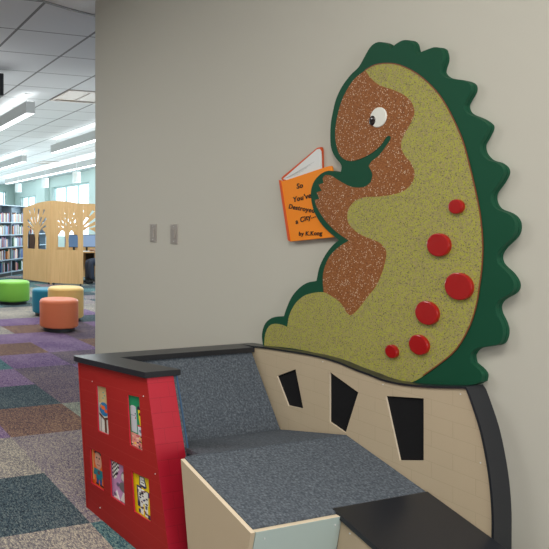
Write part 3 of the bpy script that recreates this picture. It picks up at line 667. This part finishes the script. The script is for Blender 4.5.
def diffuser(x, y, label):
    t = empty('ceiling_vent', (x * G, y * G, CEIL), label=label, cat='vent')
    link('frame', sheet(bmesh.new(), rc(0, 0, .75, .75), [rc(.045, .045, .705, .705)], lambda u, v, w_: (u, v, -.014 * w_)), M['metal'], parent=t)
    bm = bmesh.new()
    slab(bm, [(.05, .05, -.004), (.70, .05, -.004), (.70, .70, -.004), (.05, .70, -.004)], (0, 0, .003))
    link('reflector', bm, mat('mirror_reflector', (150, 138, 128), .35, .8), parent=t)
    bm = bmesh.new(); box(bm, (.37, .05, -.010), (.38, .70, -.0045)); link('divider', bm, M['metal'], parent=t)
diffuser(2.725, 6.38, 'square metal ceiling fitting recessed beside the beige wall')
diffuser(5.16, 13.7, 'small square metal ceiling fitting far back between the light rows')
t = empty('ceiling_speaker', (1.562 * G, 5.74 * G, CEIL), label='black box hanging under the ceiling at the left edge', cat='speaker')
link('cabinet', B((-.25, -.15, -.355), (.20, .15, -.09)), M['dark'], parent=t, bevel=.01)
link('grille', B((-.23, -.156, -.34), (.18, -.15, -.105)), mat('grille_cloth', (40, 41, 44), .9), parent=t)
link('bracket', cyl(bmesh.new(), (0, 0, -.09), (0, 0, 0), .015, n=12), M['dark'], parent=t)

# ------------------------------------------------------------------ wooden carrels with tree cut-outs
def tree_holes(w, m0):
    c = w / 2; hw = 1.15 * .34; z0, zt = .82, 1.80; H = []; k = w / 1.15
    H.append([(c - hw, z0), (c - .07, z0), (c - .045, z0 + .25), (c - .10, z0 + .42), (c - hw * .55, z0 + .50), (c - hw * .85, z0 + .42), (c - hw, z0 + .3)])
    H.append([(c + .06, z0), (c + hw, z0), (c + hw, z0 + .3), (c + hw * .85, z0 + .42), (c + hw * .5, z0 + .50), (c + .09, z0 + .40), (c + .05, z0 + .25)])
    def slot(a, r0, r1, wd):
        d = Vector((math.sin(R(a)), math.cos(R(a)))); n = Vector((d.y, -d.x)); o = Vector((c, z0 + .42))
        return [tuple(o + d * r0 - n * wd * .3), tuple(o + d * r0 + n * wd * .3), tuple(o + d * r1 + n * wd * .75), tuple(o + d * r1 - n * wd)]
    for a, r0, r1, wd in ((-70, .22, .40, .03), (-52, .16, .48, .04), (-33, .24, .42, .034), (-30, .48, .62, .034), (-12, .14, .36, .034), (-10, .42, .58, .034), (10, .24, .56, .042), (30, .18, .40, .036), (31, .46, .62, .034), (50, .18, .50, .04), (70, .20, .40, .03)):
        q = slot(a, r0, r1, wd)
        if all(abs(x - c) < hw + .06 for x, _ in q): H.append(q)
    return [[(c + (x - c) * k, z) for x, z in h] for h in H]
def carrel_panel(parent, p0, p1, arch, th=.012):
    a, b = Vector(p0), Vector(p1); w = (b - a).length; d = (b - a) / w; n = Vector((-d.y, d.x)); o = Vector(parent.location[:2])
    top = [(w * i / 10, 1.80 + arch(i / 10)) for i in range(11)]
    bm = bmesh.new(); sheet(bm, [(w, .04), (0, .04)] + top, tree_holes(w, 0), lambda u, v, q: (a.x - o.x + d.x * u + n.x * th * q, a.y - o.y + d.y * u + n.y * th * q, v))
    link('tree_cutout_panel', bm, M['maple'], parent=parent)
    for s in (.08, .92):
        q = a + (b - a) * s - o + n * th / 2; link('foot', cyl(bmesh.new(), (q.x, q.y, 0), (q.x, q.y, .045), .02, n=12), M['dark'], parent=parent)
P1, P2, P3 = (4.97, 14.58), (5.27, 13.43), (5.86, 12.91)
cr1 = empty('study_carrel', (*P2, 0), label='maple study partition with tree cut-outs standing behind the ottomans', cat='partition')
carrel_panel(cr1, P1, P2, lambda t: .02 + .15 * math.sin(t * math.pi / 2))
carrel_panel(cr1, (5.275, 13.42), P3, lambda t: .17 - .10 * t * t)
link('corner_post', cyl(bmesh.new(), (0.01, 0.02, .0), (0.01, 0.02, 1.95), .022, n=12), M['maple'], parent=cr1)
cr2 = empty('study_carrel', (5.9, 14.6, 0), label='maple study partition farther back behind the computer desk', cat='partition')
carrel_panel(cr2, (5.85, 15.05), (7.25, 14.5), lambda t: .17 * math.sin(math.pi * (.3 + .45 * t)))
# computer desk in the carrel
t = empty('computer_desk', (6.05, 14.03, 0), label='wooden computer desk behind the carrel partitions', cat='desk')
link('desktop', B((-.45, -.28, .71), (.55, .32, .74)), M['maple'], parent=t, bevel=.004)
for sx in (-.42, .50): link('leg_panel', B((sx, -.22, 0), (sx + .03, .28, .71)), M['dark'], parent=t)
link('modesty_panel', B((-.39, .24, .25), (.50, .26, .71)), M['maple'], parent=t)
def monitor(loc, rz, label, scr):
    t = empty('computer_monitor', loc, rz=rz, label=label, cat='monitor')
    link('display_housing', B((-.24, -.02, .10), (.24, .02, .42)), M['dark'], parent=t, bevel=.006)
    link('screen', B((-.225, -.0225, .115), (.225, -.02, .405)), mat('screen_glow', (60, 90, 140), .2, emit=scr, es=.45), parent=t)
    link('neck', B((-.025, .0, .01), (.025, .03, .16)), M['dark'], parent=t)
    link('foot', B((-.10, -.08, 0), (.10, .10, .012)), M['dark'], parent=t, bevel=.003)
monitor((6.12, 14.05, .7405), R(-50), 'computer monitor on the desk beside the partition edge', (110, 140, 170))
monitor((6.50, 14.10, .7405), R(-25), 'computer monitor on the desk beside the beige wall edge', (190, 215, 240))
t = empty('computer_keyboard', (6.40, 13.84, .7405), rz=0, label='pale keyboard on the wooden computer desk', cat='keyboard')
link('keyboard_base', B((-.2, -.07, 0), (.2, .07, .014)), M['white'], parent=t, bevel=.003)
bm = bmesh.new()
for i in range(13):
    for j in range(4): box(bm, (-.19 + i * .0293, -.06 + j * .031, .014), (-.166 + i * .0293, -.034 + j * .031, .020))
link('keys', bm, M['page'], parent=t)
# second desk inside the left carrel
t = empty('computer_desk', (5.56, 15.40, 0), rz=R(-15), label='wooden computer desk seen through the left tree cut-out', cat='desk')
link('desktop', B((-.22, -.2, .71), (.22, .2, .74)), M['maple'], parent=t, bevel=.004)
for sx in (-.20, .17): link('leg_panel', B((sx, -.18, 0), (sx + .03, .18, .71)), M['dark'], parent=t)
t = empty('desktop_computer', (5.55, 15.40, .7405), rz=R(-15), label='black computer tower seen through the left tree cut-out', cat='computer')
link('case', B((-.14, -.20, 0), (.14, .20, .42)), M['dark'], parent=t, bevel=.008)
link('front_panel', B((-.12, -.204, .02), (.12, -.20, .40)), mat('computer_front', (70, 52, 46), .4), parent=t)
# ---- person seated at the desk, mostly hidden behind the beige wall
PO = Vector((6.66, 13.38, 0))
def skin(name, joints, edges, m, parent, root=0, sub=2):
    me = bpy.data.meshes.new(name); me.from_pydata([j[0] for j in joints], edges, []); me.materials.append(m)
    o = bpy.data.objects.new(name, me); C.objects.link(o)
    md = o.modifiers.new('skin', 'SKIN'); md.use_smooth_shade = True
    for i, j in enumerate(joints):
        me.skin_vertices[0].data[i].radius = j[1] if isinstance(j[1], tuple) else (j[1], j[1])
    me.skin_vertices[0].data[root].use_root = True
    s = o.modifiers.new('sub', 'SUBSURF'); s.levels = sub; s.render_levels = sub
    o.parent = parent; return o
per = empty('person', PO, rz=R(84), label='person in teal top and dark trousers seated by the computer desk, mostly hidden', cat='person')
SK = mat('skin_tone', (196, 150, 122), .55); TOPc = mat('teal_shirt', (58, 150, 156), .85); JN = mat('dark_denim', (58, 66, 84), .9); HR = mat('dark_hair', (48, 34, 28), .7); SH = mat('black_shoe', (24, 24, 26), .5)
# faces +Y locally
skin('body', [((0, -.02, .56), (.15, .11)), ((0, -.03, .74), (.135, .10)), ((0, -.01, .94), (.15, .10)), ((0, 0, 1.03), (.07, .06)), ((0, .01, 1.10), .052), ((0, .03, 1.18), (.075, .085)), ((0, .03, 1.25), (.078, .095)),
   ((.17, -.01, .98), .055), ((.22, .06, .78), .043), ((.17, .27, .79), .032), ((.15, .35, .79), (.038, .018)), ((-.17, -.01, .98), .055), ((-.22, .06, .78), .043), ((-.17, .27, .79), .032), ((-.15, .35, .79), (.038, .018)),
   ((.09, .02, .53), .085), ((.13, .42, .52), .062), ((.13, .38, .10), .042), ((-.09, .02, .53), .085), ((-.13, .42, .52), .062), ((-.13, .38, .10), .042)],
   [(0, 1), (1, 2), (2, 3), (3, 4), (4, 5), (5, 6), (2, 7), (7, 8), (8, 9), (9, 10), (2, 11), (11, 12), (12, 13), (13, 14), (0, 15), (15, 16), (16, 17), (0, 18), (18, 19), (19, 20)], SK, per)
skin('shirt', [((0, -.02, .58), (.165, .125)), ((0, -.03, .74), (.15, .115)), ((0, -.01, .94), (.165, .115)), ((.175, -.01, .97), .064), ((.22, .04, .82), .056), ((-.175, -.01, .97), .064), ((-.22, .04, .82), .056)],
   [(0, 1), (1, 2), (2, 3), (3, 4), (2, 5), (5, 6)], TOPc, per)
skin('trousers', [((0, -.02, .54), (.16, .12)), ((.09, .02, .53), .095), ((.13, .42, .52), .075), ((.13, .38, .10), .06), ((-.09, .02, .53), .095), ((-.13, .42, .52), .075), ((-.13, .38, .10), .06)],
   [(0, 1), (1, 2), (2, 3), (0, 4), (4, 5), (5, 6)], JN, per)
for s in (-1, 1): skin('shoe', [((s * .13, .35, .05), (.042, .045)), ((s * .13, .44, .04), (.04, .032)), ((s * .13, .54, .03), (.036, .024))], [(0, 1), (1, 2)], SH, per)
bm = bmesh.new(); bmesh.ops.create_uvsphere(bm, u_segments=20, v_segments=14, radius=1)
bmesh.ops.transform(bm, matrix=Matrix.Translation((0, -.005, 1.255)) @ Matrix.Diagonal((.092, .105, .10, 1)), verts=bm.verts); link('hair', bm, HR, parent=per, smooth=60)
t = empty('desk_chair', PO, rz=R(84), label='dark chair under the seated person at the computer desk', cat='chair')
link('seat', B((-.23, -.22, .40), (.23, .22, .445)), M['dark'], parent=t, bevel=.015)
link('backrest', B((-.21, -.27, .55), (.21, -.23, .88)), M['dark'], parent=t, bevel=.015)
for sx in (-1, 1):
    link('back_post', B((sx * .17 - .012, -.25, .40), (sx * .17 + .012, -.225, .6)), M['dark'], parent=t)
    for sy in (-1, 1): link('leg', cyl(bmesh.new(), (sx * .19, sy * .19, 0), (sx * .18, sy * .18, .40), .014, n=10), M['dark'], parent=t)

# ------------------------------------------------------------------ bookcase and its books
q0 = Vector((4.30, 15.18)); q1 = q0 + Vector((1.75, 1.93)) * 1.5
bd = (q1 - q0); BL_ = bd.length; ang = math.atan2(bd.y, bd.x)
bc = empty('bookcase', (q0.x, q0.y, 0), rz=ang, label='tall grey metal library bookcase at the left edge, filled with books', cat='bookcase')
lev = [0.12, .46, .80, 1.14, 1.48]; HT, DP = 1.92, .30
link('back_panel', B((0, DP - .01, .05), (BL_, DP, HT)), M['shelf'], parent=bc)
link('top_panel', B((-.02, -.01, HT), (BL_ + .02, DP + .01, HT + .03)), M['shelf'], parent=bc)
link('plinth', B((0, .02, 0), (BL_, DP, .10)), M['dark'], parent=bc)
for k in range(4): x = k * (BL_ - .02) / 3; link('upright', B((x, 0, .0), (x + .02, DP, HT)), M['shelf'], parent=bc)
for z in lev: link('shelf_board', B((0, -.01, z - .025), (BL_, DP, z)), M['shelf'], parent=bc)
rb = random.Random(3)
BC = [('blue', (36, 68, 120)), ('white', (196, 200, 202)), ('red', (130, 40, 42)), ('green', (40, 96, 70)), ('black', (46, 48, 54)), ('cream', (184, 174, 150)), ('pale blue', (112, 148, 182)), ('purple', (102, 76, 128)), ('orange', (206, 126, 70))]
bmat = {n: mat('book_cover_' + n.replace(' ', '_'), c, .5) for n, c in BC}
protos = {}
def book_proto(n):
    bm = bmesh.new(); box(bm, (0, 0, 0), (1, .02, 1), 0); box(bm, (0, .02, 0), (.09, 1, 1), 0); box(bm, (.91, .02, 0), (1, 1, 1), 0); box(bm, (.09, .02, .02), (.91, .97, .97), 1)
    me = bpy.data.meshes.new('library_book'); bm.to_mesh(me); bm.free(); me.materials.append(bmat[n]); me.materials.append(M['page']); return me
meshes = {n: book_proto(n) for n, _ in BC}
names = ['bottom shelf', 'second shelf from the bottom', 'middle shelf', 'second shelf from the top', 'top shelf']
ends = mat('bookend_grey', (70, 78, 84), .5)
m_ = Matrix.Translation((q0.x, q0.y, 0)) @ Matrix.Rotation(ang, 4, 'Z')
short = ['bottom shelf', 'second shelf up', 'middle shelf', 'second shelf down', 'top shelf']
for li, z in enumerate(lev):
    x = .24; row = []
    while x < 3.4:
        if li == 0 and rb.random() < .4: x += rb.uniform(.1, .3); continue
        kind = 'end' if rb.random() < .05 else rb.choice(BC)[0]
        wd = .145 if kind == 'end' else rb.uniform(.028, .055)
        for up in ((BL_ - .02) / 3, (BL_ - .02) * 2 / 3):
            if x < up + .03 and x + wd > up - .005: x = up + .03
        row.append((kind, x, wd)); x += wd + .002
    for k, (kind, x, wd) in enumerate(row):
        lf = row[k - 1][0] if k else None; rt_ = row[k + 1][0] if k + 1 < len(row) else None
        nb = ['a bookend' if v == 'end' else '%s' % v for v in (lf, rt_) if v]
        where = ('between %s and %s' % tuple(nb)) if len(nb) == 2 else 'at the end'
        if kind == 'end':
            o = link('bookend', box(box(bmesh.new(), (0, 0, 0), (.14, .16, .004)), (0, 0, .004), (.004, .16, .2)), ends)
            tag(o, 'grey metal bookend %s books on the %s' % (where, short[li]), 'bookend', 'bookends on the %s' % names[li])
            o.location = m_ @ Vector((x, .04, z + .0005))
        else:
            o = bpy.data.objects.new('library_book', meshes[kind]); C.objects.link(o)
            h = rb.uniform(.20, .28); o.scale = (wd, rb.uniform(.16, .20), h)
            o.location = m_ @ Vector((x, .03, z + .0005))
            tag(o, '%s %s %s book %s on the %s' % ('tall' if h > .25 else 'short' if h < .225 else 'medium', 'thick' if wd > .041 else 'thin', kind, where, short[li]), 'book', '%s books on the %s' % (kind, names[li]))
        o.rotation_euler = (0, 0, ang)
